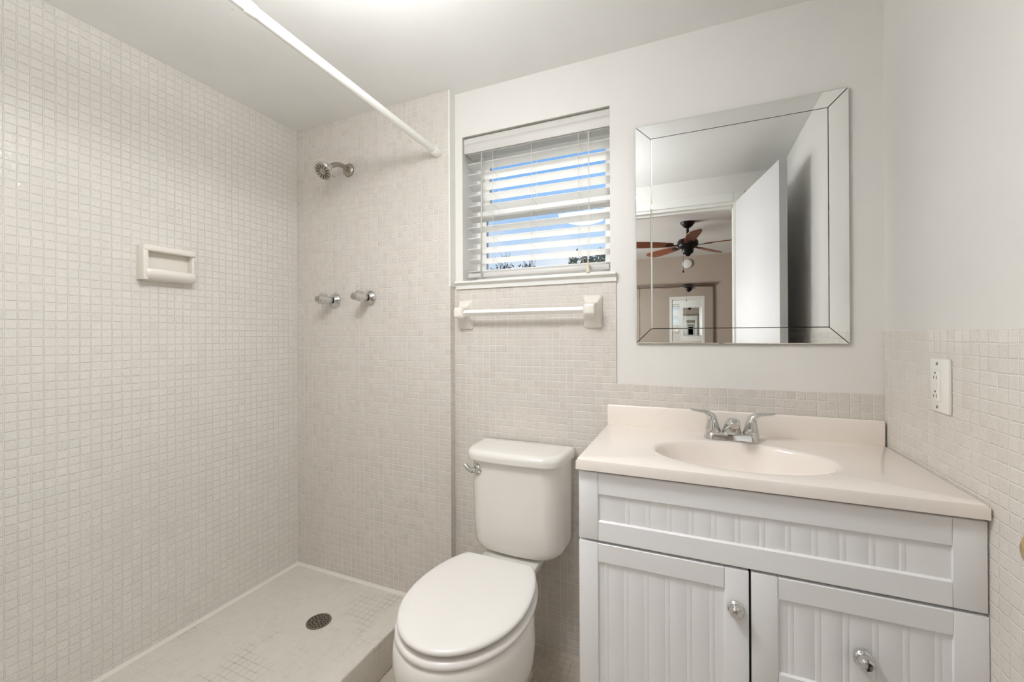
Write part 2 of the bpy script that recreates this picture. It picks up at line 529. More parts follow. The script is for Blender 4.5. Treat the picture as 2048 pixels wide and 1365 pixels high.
# window: outer frame, two sashes, panes
WINY = D + 0.135
bm = boxes(((WL, WINY, 1.432), (WL + 0.022, WINY + 0.06, WT)), ((WR - 0.022, WINY, 1.432), (WR, WINY + 0.06, WT)),
           ((WL + 0.022, WINY, WT - 0.025), (WR - 0.022, WINY + 0.06, WT)), ((WL + 0.022, WINY, 1.432), (WR - 0.022, WINY + 0.06, 1.455)))
win = struct('window_1', bm, M['vinyl'], 'white sash window behind the blind', 'window', smooth=False)
def sash(y0, z0, z1, fwid, top, bot):
    x0, x1 = WL + 0.022, WR - 0.022
    bm = boxes(((x0, y0, z0), (x0 + fwid, y0 + 0.026, z1)), ((x1 - fwid, y0, z0), (x1, y0 + 0.026, z1)),
               ((x0 + fwid, y0, z1 - top), (x1 - fwid, y0 + 0.026, z1)), ((x0 + fwid, y0, z0), (x1 - fwid, y0 + 0.026, z0 + bot)))
    s = obj('sash', bm, M['vinyl'], win, smooth=False)
    obj('pane', boxes(((x0 + fwid, y0 + 0.011, z0 + bot), (x1 - fwid, y0 + 0.015, z1 - top))), M['glass'], s, smooth=False)
    return s
sash(WINY + 0.031, 1.735, WT - 0.025, 0.024, 0.03, 0.055)
sash(WINY + 0.002, 1.455, 1.775, 0.020, 0.045, 0.03)

# doorway casing (bathroom side), jamb
bm = bmesh.new()
for y0, y1 in ((DW, DW + 0.012), (DWO - 0.012, DWO)):
    box(bm, (OPL - 0.058, y0, 0), (OPL, y1, OPH + 0.058), 0.003, 1)
    box(bm, (OPR, y0, 0), (OPR + 0.058, y1, OPH + 0.058), 0.003, 1)
    box(bm, (OPL, y0, OPH), (OPR, y1, OPH + 0.058), 0.003, 1)
box(bm, (OPL - 0.001, DWO, OPH - 0.018), (OPR + 0.001, DW, OPH + 0.001), 0)
box(bm, (OPL - 0.001, DWO, 0), (OPL + 0.012, DW, OPH - 0.018), 0)
box(bm, (OPR - 0.004, DWO, 0), (OPR + 0.001, DW, OPH - 0.018), 0)
box(bm, (OPL + 0.012, DWO + 0.03, OPH - 0.030), (OPR - 0.012, DWO + 0.065, OPH - 0.017), 0)
struct('trim_doorway', bm, M['trim'], 'white casing around the doorway, seen in the mirror', 'door frame', smooth=False)

# bathroom door, open against the right wall
hin = Vector((0.268, 0.056)); edg = Vector((0.396, 0.702))
dd = (edg - hin).normalized(); dn = Vector((dd.y, -dd.x))      # dn towards the right wall
ZT = 2.046
def dpt(a, b, z):    # a along the door from the hinge, b thickness to the right
    p = hin + dd * a + dn * b
    return Vector((p.x, p.y, z))
DLEN = (edg - hin).length
bm = bmesh.new()
loft(bm, [[dpt(0, 0, z), dpt(DLEN, 0, z), dpt(DLEN, 0.035, z), dpt(0, 0.035, z)] for z in (0.012, ZT)])
door = struct('door_1', bm, M['door'], 'white flush bathroom door standing open, seen in the mirror', 'door', smooth=False)
bm = bmesh.new()
o = dpt(DLEN - 0.062, 0, 0.964)
ax = Vector((-dn.x, -dn.y, 0))
lathe(bm, [(0.024, 0), (0.026, 0.002), (0.022, 0.006), (0.010, 0.008), (0.009, 0.020), (0.017, 0.024), (0.0215, 0.033), (0.019, 0.041), (0.010, 0.045), (0.0, 0.046)], o, ax, 32)
tag(obj('door_knob', bm, M['brass'], door), 'brass door knob')

# ------------------------------------------------------------------ setting: bedroom beyond the doorway
BLX, BRX = -2.3, 1.9
struct('floor_bedroom', boxes(((BLX - 0.1, BY - 0.1, -0.1), (BRX + 0.1, DWO, -0.002))), M['carpet'], 'beige carpet of the bedroom behind the camera', 'floor', smooth=False)
struct('ceiling_bedroom', boxes(((BLX - 0.1, BY - 0.1, BCE), (BRX + 0.1, DWO, BCE + 0.16))), M['bceil'], 'white bedroom ceiling around the fan, seen in the mirror', 'ceiling', smooth=False)
struct('wall_bedroom_far', boxes(((BLX, BY - 0.1, 0), (BRX, BY, BCE))), M['taupe'], 'taupe bedroom wall with the mirrored closet, seen in the mirror', 'wall', smooth=False)
struct('wall_bedroom_right', boxes(((BRX, BY - 0.1, 0), (BRX + 0.1, DWO, BCE))), M['taupe'], 'taupe right wall of the bedroom', 'wall', smooth=False)
struct('wall_bedroom_left', boxes(((BLX - 0.1, BY - 0.1, 0), (BLX, -2.75, BCE)), ((BLX - 0.1, -1.25, 0), (BLX, DWO, BCE)), ((BLX - 0.1, -2.75, 0), (BLX, -1.25, 0.9)), ((BLX - 0.1, -2.75, 2.0), (BLX, -1.25, BCE))),
       M['taupe'], 'taupe bedroom wall with an opening added for the fill light', 'wall', smooth=False)  # opening made up to let the added area light in
struct('wall_bedroom_near', boxes(((BLX, DWO - 0.006, 0), (OPL - 0.058, DWO, BCE)), ((OPR + 0.058, DWO - 0.006, 0), (BRX, DWO, BCE)), ((OPL - 0.058, DWO - 0.006, OPH + 0.058), (OPR + 0.058, DWO, BCE)), ((BLX - 0.1, DWO, CE), (BRX + 0.1, DWO + 0.02, BCE + 0.1)), ((RX + 0.12, DWO, 0), (BRX + 0.1, DWO + 0.02, CE)), ((BLX - 0.1, DWO, 0), (LX - 0.12, DWO + 0.02, CE))),
       M['taupe'], 'taupe bedroom wall around the bathroom doorway, seen in the closet mirror', 'wall', smooth=False)

# outdoors
struct('ground', boxes(((-40, WY + 0.02, -0.4), (30, 60, -0.25))), M['ground'], 'open ground outside the window', 'ground', smooth=False)

# ------------------------------------------------------------------ unseen ceiling light, added in place of bounced light (just above the frame)
LPX, LPY = -0.66, 0.57
t = thing('added_ceiling_light', 'unseen round ceiling light added to light the bathroom', 'ceiling light', (LPX, LPY, CE))
bm = bmesh.new(); lathe(bm, [(0.062, 0), (0.062, -0.008), (0.050, -0.016), (0.012, -0.020), (0.010, -0.022), (0.010, -0.150), (0.100, -0.158), (0.102, -0.164), (0.0, -0.164)], (LPX, LPY, CE), (0, 0, 1), 40)  # lower plate shaped to cut the light thrown at the ceiling
obj('base', bm, M['trim'], t)
bm = bmesh.new(); lathe(bm, [(0.060, -0.1645), (0.115, -0.170), (0.155, -0.182), (0.172, -0.198), (0.165, -0.216), (0.140, -0.236), (0.095, -0.252), (0.045, -0.261), (0.0, -0.263)], (LPX, LPY, CE), (0, 0, 1), 48)
obj('lamp_shade', bm, M['lampglass'], t)

# ------------------------------------------------------------------ shower curtain rod
def rodp(y):
    s = (y - 0.690) / (S - 0.690)
    return Vector((-0.986 + 0.010 * s, y, 2.008 - 0.031 * s))
t = thing('shower_curtain_rod', 'white tension shower curtain rod crossing above the curb', 'curtain rod', rodp(0.04))
bm = bmesh.new(); tube(bm, [rodp(0.060), rodp(0.70)], 0.0150, 24); obj('outer_tube', bm, M['rod'], t)
bm = bmesh.new(); tube(bm, [rodp(0.69), rodp(S - 0.022)], 0.0142, 24); obj('inner_tube', bm, M['rod'], t)
bm = bmesh.new()
dr = (rodp(1) - rodp(0)).normalized()
lathe(bm, [(0.0151, -0.018), (0.0166, -0.016), (0.0166, 0.006), (0.0152, 0.009), (0.0136, 0.009)], rodp(0.69), dr, 24, False, False)
obj('collar', bm, M['rod'], t)
for y, s in ((S - 0.0005, -1), (DW + 0.0005, 1)):
    bm = bmesh.new()
    lathe(bm, [(0.0195, 0), (0.0200, 0.004), (0.0190, 0.020), (0.0170, 0.034), (0.0150, 0.036), (0.0, 0.036)], rodp(y), (0, s, 0), 24)
    obj('end_cap', bm, M['rod'], t)

# ------------------------------------------------------------------ soap dish on the shower wall
t = thing('soap_dish', 'white ceramic soap dish fixed on the mosaic shower wall', 'soap dish', (LX, 0.92, 1.41))
y0, y1, z0, z1 = 0.834, 1.004, 1.409, 1.534
bm = bmesh.new(); box(bm, (LX, y0, z0), (LX + 0.010, y1, z1), 0.002)
box(bm, (LX + 0.006, y0 + 0.0002, z1 - 0.022), (LX + 0.050, y1, z1 - 0.0002), 0.005, 3)
box(bm, (LX + 0.006, y0, z0), (LX + 0.047, y0 + 0.016, z1 - 0.0005), 0.003, 2)
box(bm, (LX + 0.006, y1 - 0.010, z0 + 0.004), (LX + 0.038, y1 - 0.001, z1 - 0.006), 0.003, 2)
obj('holder', bm, M['almond'], t)
bm = bmesh.new()
prof = [(0.008, 0.004), (0.030, 0.001), (0.048, 0.008), (0.056, 0.022), (0.056, 0.034), (0.052, 0.039), (0.047, 0.036), (0.044, 0.026), (0.030, 0.019), (0.008, 0.019)]
rings = []
for yy, k in ((y0 + 0.004, 0.84), (y0 + 0.010, 0.95), (y0 + 0.02, 1.0), (y1 - 0.02, 1.0), (y1 - 0.008, 0.96), (y1 - 0.002, 0.86)):
    rings.append([(LX + 0.008 + (a - 0.008) * k, yy, z0 + b) for a, b in prof])
loft(bm, rings)
obj('tray', bm, M['almond'], t, angle=60)

# ------------------------------------------------------------------ shower head
fc = Vector((-1.463, S, 1.981))
t = thing('showerhead', 'chrome shower head on a bent arm high on the end wall', 'shower head', fc)
bm = bmesh.new(); lathe(bm, [(0.031, 0), (0.031, 0.003), (0.027, 0.009), (0.016, 0.013), (0.0, 0.013)], fc, (0, -1, 0), 36); obj('flange', bm, M['nickel'], t)
arm = bez(fc + Vector((0, -0.005, 0)), fc + Vector((0, -0.05, 0.012)), fc + Vector((-0.002, -0.075, 0.008)), fc + Vector((-0.004, -0.112, -0.026)), 14)
bm = bmesh.new(); tube(bm, arm, 0.0108, 20); obj('arm', bm, M['nickel'], t)
hd = Vector((0.05, -0.72, -0.62)).normalized()
ho = arm[-1] - hd * 0.004
bm = bmesh.new()
lathe(bm, [(0.0125, 0), (0.0145, 0.002), (0.0145, 0.014), (0.0125, 0.017), (0.0165, 0.022), (0.0250, 0.030), (0.037, 0.040), (0.0415, 0.046), (0.0415, 0.052), (0.0385, 0.055)], ho, hd, 40, True, True)
hb = obj('head', bm, M['chrome'], t)
bm = bmesh.new()
lathe(bm, [(0.0375, 0.0552), (0.036, 0.0568), (0.0, 0.0575)], ho, hd, 40)
fp = obj('spray_face', bm, M['nickel'], t)
hx, hy, _ = basis(hd)
bm = bmesh.new()
for k in range(13):
    a = 2 * PI * k / 13
    u = hx * math.cos(a) + hy * math.sin(a); w = hd.cross(u)
    c = ho + hd * 0.0575
    loft(bm, [[c + u * r + w * s * 0.0013 + hd * h for r, s in ((0.014, -1), (0.031, -1), (0.031, 1), (0.014, 1))] for h in (-0.0004, 0.0008)])
tag(obj('slot_ring', bm, M['black'], fp, smooth=False), 'dark radial spray slots')
bm = bmesh.new()
lev = (hx * math.cos(0.4) - hy * math.sin(0.4))
best = max((hx * math.cos(a / 20 * 2 * PI) + hy * math.sin(a / 20 * 2 * PI) for a in range(20)), key=lambda v: v.dot(Vector((0.75, -0.1, -0.65))))
tube(bm, [ho + hd * 0.050 + best * 0.040, ho + hd * 0.051 + best * 0.053], 0.0018, 8)
obj('lever', bm, M['nickel'], t)

# ------------------------------------------------------------------ shower valves
def valve(x, z, spin, label):
    o = Vector((x, S, z))
    t = thing('shower_valve', label, 'shower tap', o, 'pair of shower taps on the end wall')
    A = Vector((0, -1, 0))
    bm = bmesh.new(); lathe(bm, [(0.034, 0), (0.0345, 0.003), (0.030, 0.010), (0.019, 0.016), (0.0165, 0.020), (0.0, 0.020)], o, A, 40); obj('flange', bm, M['chrome'], t)
    bm = bmesh.new(); lathe(bm, [(0.0125, 0.018), (0.0125, 0.030)], o, A, 24); obj('stem', bm, M['black'], t)
    bm = bmesh.new(); lathe(bm, [(0.0145, 0.028), (0.0172, 0.033), (0.0185, 0.055), (0.0180, 0.080), (0.0175, 0.096), (0.0170, 0.101), (0.0148, 0.1045), (0.0130, 0.105)], o, A, 32)
    h = obj('handle', bm, M['chrome'], t)
    bm = bmesh.new(); lathe(bm, [(0.0128, 0.1045), (0.0126, 0.1067), (0.006, 0.1077), (0.005, 0.1071), (0.0, 0.1071)], o, A, 24); obj('index_cap', bm, M['nickel'], h)
    for k in range(3):
        a = spin + 2 * PI * k / 3
        u = Vector((math.cos(a), 0, math.sin(a))); w = A.cross(u)
        bm = bmesh.new()
        rings = []
        for h0, r1, th in ((0.046, 0.022, 0.004), (0.053, 0.0285, 0.005), (0.078, 0.0305, 0.0055), (0.088, 0.0275, 0.0045), (0.092, 0.021, 0.003)):
            c = o + A * h0
            rings.append([c + u * 0.012 - w * th, c + u * (r1 - 0.002) - w * th, c + u * r1, c + u * (r1 - 0.002) + w * th, c + u * 0.012 + w * th])
        loft(bm, rings)
        obj('grip', bm, M['chrome'], h, angle=50)
valve(-1.552, 1.374, R_(95), 'chrome shower tap nearer the corner, left of the pair')
valve(-1.341, 1.379, R_(75), 'chrome shower tap nearer the window, right of the pair')

# ------------------------------------------------------------------ shower drain
dc = Vector((-1.362, 1.222, PAN))
t = thing('shower_drain', 'round metal drain grate set in the shower pan', 'drain', dc)
NH = 40
bm = bmesh.new(); lathe(bm, [(0.047, 0.0005), (0.0465, 0.0026), (0.040, 0.0032), (0.0, 0.0032)], dc, (0, 0, 1), 48); gr = obj('grate', bm, M['drain'], t)
bm = bmesh.new()
for r, cnt, ph in ((0.0355, 18, 0), (0.0235, 12, 0.2), (0.0115, 6, 0)):
    for k in range(cnt):
        a = 2 * PI * k / cnt + ph
        lathe(bm, [(0.0034, 0.0), (0.0034, 0.0004)], dc + Vector((r * math.cos(a), r * math.sin(a), 0.0032)), (0, 0, 1), 12)
tag(obj('hole_pattern', bm, M['black'], gr, smooth=False), 'dark round drain holes')

# ------------------------------------------------------------------ towel bar
t = thing('towel_bar', 'white ceramic towel bar on the tiles below the window', 'towel bar', (-0.595, D - 0.005, 1.23))
BARZ, BARY = 1.296, D - 0.058
for px in (-0.861, -0.3285):
    bm = bmesh.new()
    rings = []
    YS = D - 0.005
    for yy, hx_, za, zb in ((YS, 0.0345, 1.232, 1.352), (YS - 0.006, 0.0345, 1.232, 1.352), (YS - 0.010, 0.031, 1.236, 1.349), (YS - 0.018, 0.0270, 1.252, 1.338),
                            (YS - 0.028, 0.0240, 1.268, 1.328), (YS - 0.040, 0.0225, 1.274, 1.322), (YS - 0.062, 0.0220, 1.275, 1.320), (YS - 0.070, 0.0185, 1.279, 1.316), (YS - 0.072, 0.013, 1.285, 1.310)):
        zc, hz = (za + zb) / 2, (zb - za) / 2
        ring = rrect(px, zc, hx_, hz, min(hx_, hz) * 0.3, 0, 5)
        rings.append([Vector((p.x, yy, p.y)) for p in ring])
    loft(bm, rings)
    obj('post', bm, M['almond'], t, angle=50)
bm = bmesh.new()
k = 0.0125
loft(bm, [[(x, BARY - k, BARZ), (x, BARY, BARZ + k), (x, BARY + k, BARZ), (x, BARY, BARZ - k)] for x in (-0.8395, -0.3500)])
obj('bar', bm, M['rod'], t, smooth=False)

# ------------------------------------------------------------------ window blind
t = thing('window_blind', 'white horizontal slat blind hanging in the window recess', 'blind', ((WL + WR) / 2, D + 0.05, 1.432))
bx0, bx1 = WL + 0.006, WR - 0.004
bm = bmesh.new()
vp = [(D + 0.016, 2.036), (D + 0.010, 2.036), (D + 0.007, 2.030), (D + 0.007, 2.012), (D + 0.0095, 2.009), (D + 0.0095, 2.006), (D + 0.007, 2.003), (D + 0.008, 1.985), (D + 0.012, 1.974), (D + 0.018, 1.974)]
loft(bm, [[(x, a, b) for a, b in vp] for x in (bx0 - 0.002, bx1 + 0.002)])
obj('valance', bm, M['valance'], t, angle=20)
obj('headrail', boxes(((bx0 + 0.004, D + 0.022, 1.972), (bx1 - 0.002, D + 0.074, 2.030))), M['blind'], t, smooth=False)
SY = D + 0.048
tilt = R_(13)
zs = [1.9275 - 0.0452 * k for k in range(10)]
def slat_mesh(z, tl, dep=0.050, th=0.0028):
    bm = bmesh.new()
    d = Vector((0, -math.cos(tl), math.sin(tl))); nn = Vector((0, math.sin(tl), math.cos(tl)))
    prof = []
    for s in (-1, -0.5, 0, 0.5, 1): prof.append(d * (s * dep / 2) + nn * (th / 2 + 0.0012 * (1 - s * s)))
    for s in (1, 0.5, 0, -0.5, -1): prof.append(d * (s * dep / 2) + nn * (-th / 2 + 0.0012 * (1 - s * s)))
    loft(bm, [[Vector((x, SY, z)) + p for p in prof] for x in (bx0 + 0.006, bx1 - 0.003)])
    return bm
for z in zs:
    obj('slat', slat_mesh(z, tilt), M['blind'], t, angle=30)
bm = bmesh.new(); box(bm, (bx0 + 0.006, SY - 0.026, 1.450), (bx1 - 0.003, SY + 0.026, 1.4685), 0.004, 2); obj('bottom_rail', bm, M['valance'], t)
obj('slat', slat_mesh(1.476, R_(2)), M['blind'], t, angle=30)
for lx in (-0.748, -0.578, -0.388):
    bm = bmesh.new()
    for yy in (SY - 0.0262, SY + 0.0262):
        tube(bm, [(lx + (0.004 if yy > SY else 0), yy, 1.972), (lx + (0.004 if yy > SY else 0), yy, 1.462)], 0.0008, 6)
    for z in zs:
        tube(bm, [(lx, SY - 0.026, z + 0.0035), (lx + 0.004, SY + 0.026, z - 0.0085)], 0.0006, 5)
    obj('ladder_cord', bm, M['cord'], t)
bm = bmesh.new(); tube(bm, [(-0.794, D + 0.012, 1.962), (-0.797, D + 0.008, 1.444)], 0.0036, 8); obj('tilt_wand', bm, M['wand'], t)
bm = bmesh.new()
tube(bm, [(-0.3475, D + 0.010, 1.970), (-0.3475, D + 0.010, 1.60), (-0.352, D + 0.006, 1.53), (-0.3495, D + 0.004, 1.474)], 0.0009, 6)
tube(bm, [(-0.3445, D + 0.010, 1.970), (-0.3445, D + 0.010, 1.60), (-0.343, D + 0.006, 1.53), (-0.3470, D + 0.004, 1.474)], 0.0009, 6)
obj('lift_cord', bm, M['cord'], t)
bm = bmesh.new(); lathe(bm, [(0.003, 0.0), (0.0045, 0.004), (0.0070, 0.030), (0.0085, 0.036), (0.006, 0.040), (0.0, 0.040)], (-0.3483, D + 0.004, 1.476), (0, 0, -1), 16); tag(obj('tassel', bm, M['tassel'], t), 'cream cord tassel')

# ------------------------------------------------------------------ wall mirror with bevelled mirror frame
mx0, mz0, mw, mh = -0.1754, 1.1755, 0.610, 0.762
t = thing('wall_mirror', 'large rectangular wall mirror with mirrored border above the vanity', 'mirror', (mx0 + mw / 2, D, mz0))
obj('backing', boxes(((mx0 + 0.001, D - 0.006, mz0 + 0.001), (mx0 + mw - 0.001, D, mz0 + mh - 0.001))), M['mirror_edge'], t, smooth=False)
BW = 0.051
def facet_panel(name, poly, yb, yf, bevs, drop, gap=0.0008):
    """mirror slab from a convex polygon in x,z (counter-clockwise), each edge with its own bevelled margin"""
    n = len(poly)
    if isinstance(bevs, (int, float)): bevs = [bevs] * n
    def inset(ds):
        out = []
        for i in range(n):
            p0, p1, p2 = Vector(poly[i - 1]), Vector(poly[i]), Vector(poly[(i + 1) % n])
            e1 = (p1 - p0).normalized(); e2 = (p2 - p1).normalized()
            n1 = Vector((-e1.y, e1.x)); n2 = Vector((-e2.y, e2.x))
            d1, d2 = ds[i - 1], ds[i]
            det = n1.x * n2.y - n1.y * n2.x
            out.append(p1 + Vector(((d1 * n2.y - d2 * n1.y) / det, (n1.x * d2 - n2.x * d1) / det)))
        return out
    gaps = [gap] * n if isinstance(gap, (int, float)) else gap
    a, b = inset(gaps), inset([g_ + v for g_, v in zip(gaps, bevs)])
    bm = bmesh.new()
    loft(bm, [[(p.x, yb, p.y) for p in a], [(p.x, yf + drop, p.y) for p in a], [(p.x, yf, p.y) for p in b]])
    return obj(name, bm, M['mirror'], t, smooth=False)
X0, X1, Z0, Z1 = mx0, mx0 + mw, mz0, mz0 + mh
facet_panel('mirror_panel', [(X0 + BW, Z0 + BW), (X1 - BW, Z0 + BW), (X1 - BW, Z1 - BW), (X0 + BW, Z1 - BW)], D - 0.006, D - 0.0115, [0.0008, 0.0004, 0.0004, 0.0050], 0.0018, [0.0008, 0.0008, 0.0008, 0.0001])
for nm, poly in (('mirror_border', [(X0, Z0), (X1, Z0), (X1 - BW, Z0 + BW), (X0 + BW, Z0 + BW)]), ('mirror_border', [(X1, Z0), (X1, Z1), (X1 - BW, Z1 - BW), (X1 - BW, Z0 + BW)]),
                 ('mirror_border', [(X1, Z1), (X0, Z1), (X0 + BW, Z1 - BW), (X1 - BW, Z1 - BW)]), ('mirror_border', [(X0, Z1), (X0, Z0), (X0 + BW, Z0 + BW), (X0 + BW, Z1 - BW)])):
    facet_panel(nm, poly, D - 0.006, D - 0.012, [0.002, 0.0006, 0.0006, 0.0006], 0.0009, [0.0008, 0.0008, 0.0001 if poly[0] == (X0, Z1) else 0.0008, 0.0008])

# ------------------------------------------------------------------ outlet
oy, oz = 1.229, 1.090
t = thing('outlet', 'white double outlet with test buttons on the right wall tiles', 'outlet', (RX, oy, 1.03))
XP = RX - 0.007
bm = bmesh.new(); box(bm, (XP, oy - 0.038, oz - 0.060), (RX, oy + 0.038, oz + 0.060), 0.003, 2); pl = obj('plate', bm, M['outlet'], t)
iy = oy + 0.006
bm = bmesh.new(); box(bm, (XP - 0.0035, iy - 0.0165, oz - 0.034), (XP + 0.001, iy + 0.0165, oz + 0.034), 0.0015, 2); rc = obj('receptacle', bm, M['outlet'], t)
for s in (1, -1):
    bm = bmesh.new()
    zc = oz + s * 0.021
    for dy, hh in ((-0.0055, 0.0040), (0.0055, 0.0032)):
        box(bm, (XP - 0.0039, iy + dy - 0.0008, zc - hh - 0.003), (XP - 0.0030, iy + dy + 0.0008, zc + hh - 0.003))
    lathe(bm, [(0.0024, 0), (0.0024, 0.0006)], (XP - 0.0033, iy, zc + 0.007), (-1, 0, 0), 12)
    tag(obj('socket', bm, M['slot'], rc, smooth=False), 'dark plug slots')
for s in (1, -1):
    bm = bmesh.new(); box(bm, (XP - 0.0046, iy - 0.008, oz + s * 0.0045 - 0.0035), (XP - 0.0034, iy + 0.008, oz + s * 0.0045 + 0.0035), 0.0005, 1); obj('test_button', bm, M['outlet'], rc)
for s in (1, -1):
    bm = bmesh.new(); lathe(bm, [(0.0036, 0), (0.0034, 0.0012), (0.0, 0.0015)], (XP + 0.0002, iy, oz + s * 0.0485), (-1, 0, 0), 14); obj('screw', bm, M['nickel'], t)

# ------------------------------------------------------------------ toilet
TX = -0.597
t = thing('toilet', 'white two-piece toilet with closed lid between shower and vanity', 'toilet', (TX, 1.2, 0))
def egg(yc, fr, bk, hw, ytrunc, z, n=28, rc=0.02, xc=TX):
    """outline in a horizontal plane: half-ellipses truncated at ytrunc behind"""
    right = []
    a1 = math.asin(min(1, (ytrunc - yc) / bk))
    for i in range(n + 1):
        a = -PI / 2 + (PI / 2 + a1) * i / n
        r = fr if a < 0 else bk
        right.append((hw * math.cos(a), yc + r * math.sin(a)))
    xe, ye = right[-1]
    pts = right[:-1]
    # rounded rear corner
    pts += [(xe + 0.0, ye - rc * 0.35), (xe - rc * 0.35, ye), (xe - rc * 1.6, ye)]
    ring = [Vector((xc + x, y, z)) for x, y in pts]
    ring += [Vector((xc - x, y, z)) for x, y in reversed(pts[1:])]
    return ring
LZ = 0.455
def lidr(gr, z): return egg(1.070, 0.235 + gr, 0.285 + gr, 0.1805 + gr, 1.276 + gr * 0.3, z, rc=0.012)
bm = bmesh.new(); loft(bm, [lidr(-0.005, LZ - 0.0150), lidr(-0.001, LZ - 0.0125), lidr(0.0005, LZ - 0.008), lidr(-0.003, LZ - 0.003), lidr(-0.009, LZ - 0.0003), lidr(-0.03, LZ), lidr(-0.10, LZ + 0.0005)])
obj('lid', bm, M['plastic'], t, angle=60)
SZ = LZ - 0.0245
bm = bmesh.new(); loft(bm, [lidr(0.002, SZ - 0.021), lidr(0.006, SZ - 0.017), lidr(0.0055, SZ - 0.010), lidr(0.000, SZ - 0.004), lidr(-0.010, SZ - 0.001), lidr(-0.05, SZ - 0.001)])
obj('seat', bm, M['plastic'], t, angle=60)
for s in (-1, 1):
    bm = bmesh.new(); box(bm, (TX + s * 0.07 - 0.020, 1.262, SZ - 0.018), (TX + s * 0.07 + 0.020, 1.288, LZ - 0.019), 0.002, 2); obj('hinge', bm, M['plastic'], t)
RZ = SZ - 0.0225
def bowl_ring(z, yf, hw, yc, yw, hback, yb, n=40):
    """front half-ellipse to hw at yc, easing to hback at yw and straight to yb"""
    pts = []
    for i in range(n + 1):
        a = -PI / 2 + PI / 2 * i / n
        pts.append((hw * math.cos(a), yc + (yc - yf) * math.sin(a)))
    for i in range(1, 13):
        s = i / 12
        sm = s * s * (3 - 2 * s)
        pts.append((hw + (hback - hw) * sm, yc + (yw - yc) * s))
    for i in range(1, 5): pts.append((hback, yw + (yb - yw) * i / 4))
    ring = [Vector((TX + x, y, z)) for x, y in pts]
    return ring + [Vector((TX - x, y, z)) for x, y in reversed(pts[1:])]
spec = [(0.000, 0.985, 0.098, 1.14, 1.27, 0.080, 1.37), (0.012, 0.978, 0.102, 1.14, 1.27, 0.084, 1.375), (0.05, 0.985, 0.096, 1.14, 1.27, 0.074, 1.37), (0.10, 0.962, 0.104, 1.13, 1.28, 0.066, 1.36),
        (0.17, 0.900, 0.144, 1.11, 1.29, 0.064, 1.36), (0.23, 0.855, 0.174, 1.09, 1.31, 0.066, 1.37), (0.29, 0.828, 0.191, 1.08, 1.33, 0.072, 1.40), (0.34, 0.820, 0.194, 1.08, 1.34, 0.084, 1.44),
        (RZ - 0.030, 0.823, 0.191, 1.075, 1.335, 0.102, 1.490), (RZ - 0.006, 0.829, 0.186, 1.075, 1.33, 0.108, 1.500), (RZ, 0.836, 0.181, 1.075, 1.325, 0.104, 1.496)]
bm = bmesh.new(); loft(bm, [bowl_ring(*s) for s in spec]); obj('bowl', bm, M['ceramic'], t, angle=60)
TC = -0.583
def tank_ring(z, hb, hf, yf, yb=1.513, xc=TC, corner=0.085, n=10):
    """D-shaped: hb half-width behind, hf in front, rounded front corners"""
    out = []
    p = [(hb - 0.006, yb), (hb, yb - 0.008)]
    # side from (hb, yb) to the start of the front corner, then a quarter ellipse, then a bowed front
    xs, ys = hb - (hb - hf) * 0.45, yf + corner
    for i in range(1, 5):
        s = i / 4; p.append((hb + (xs - hb) * s, yb - 0.008 + (ys - yb + 0.008) * s))
    xe, ye = hf - 0.058, yf + 0.006
    for i in range(1, n + 1):
        a = PI / 2 * i / n
        p.append((xe + (xs - xe) * math.cos(a), ys + (ye - ys) * math.sin(a)))
    for i in range(1, 6):
        s = i / 5; p.append((xe * (1 - s), ye + (yf - ye) * math.sin(s * PI / 2)))
    ring = [Vector((xc + x, y, z)) for x, y in p]
    return ring + [Vector((xc - x, y, z)) for x, y in reversed(p[:-1])]
bm = bmesh.new()
TB = 0.416
rr = []
for k in range(7):
    a = PI / 2 * k / 6
    ins = 0.045 * (1 - math.sin(a)); dz = 0.045 * (1 - math.cos(a))
    rr.append(tank_ring(TB + dz, 0.177 - ins, 0.170 - ins * 0.9, 1.352 + ins * 0.5, 1.513 - ins * 0.2))
rr += [tank_ring(0.56, 0.178, 0.169, 1.340), tank_ring(0.66, 0.179, 0.167, 1.333), tank_ring(0.757, 0.180, 0.165, 1.330)]
loft(bm, rr); obj('tank', bm, M['ceramic'], t, angle=60)
bm = bmesh.new()
loft(bm, [tank_ring(0.757, 0.186, 0.168, 1.322, 1.516), tank_ring(0.759, 0.191, 0.174, 1.314, 1.518), tank_ring(0.776, 0.193, 0.176, 1.311, 1.518), tank_ring(0.786, 0.191, 0.174, 1.314, 1.517), tank_ring(0.792, 0.185, 0.168, 1.322, 1.514), tank_ring(0.794, 0.174, 0.155, 1.336, 1.506), tank_ring(0.795, 0.10, 0.09, 1.38, 1.47)])
obj('tank_lid', bm, M['ceramic'], t, angle=60)
lv = Vector((-0.711, 1.347, 0.722))
ld = Vector((-0.45, -0.89, 0)).normalized()
bm = bmesh.new(); lathe(bm, [(0.0205, -0.006), (0.0205, 0.005), (0.017, 0.011), (0.011, 0.014), (0.0, 0.014)], lv, ld, 28)
tube(bm, [lv + ld * 0.010, lv + ld * 0.017 + Vector((-0.012, 0.002, -0.006)), lv + ld * 0.018 + Vector((-0.026, 0.004, -0.002)), lv + ld * 0.017 + Vector((-0.042, 0.006, 0.010))], [0.010, 0.0105, 0.0085, 0.0070], 14)
obj('flush_lever', bm, M['chrome'], t)
bm = bmesh.new(); box(bm, (TX - 0.05, 1.40, RZ - 0.002), (TX + 0.05, 1.48, TB + 0.002), 0.004, 1); obj('gasket', bm, M['black'], t)

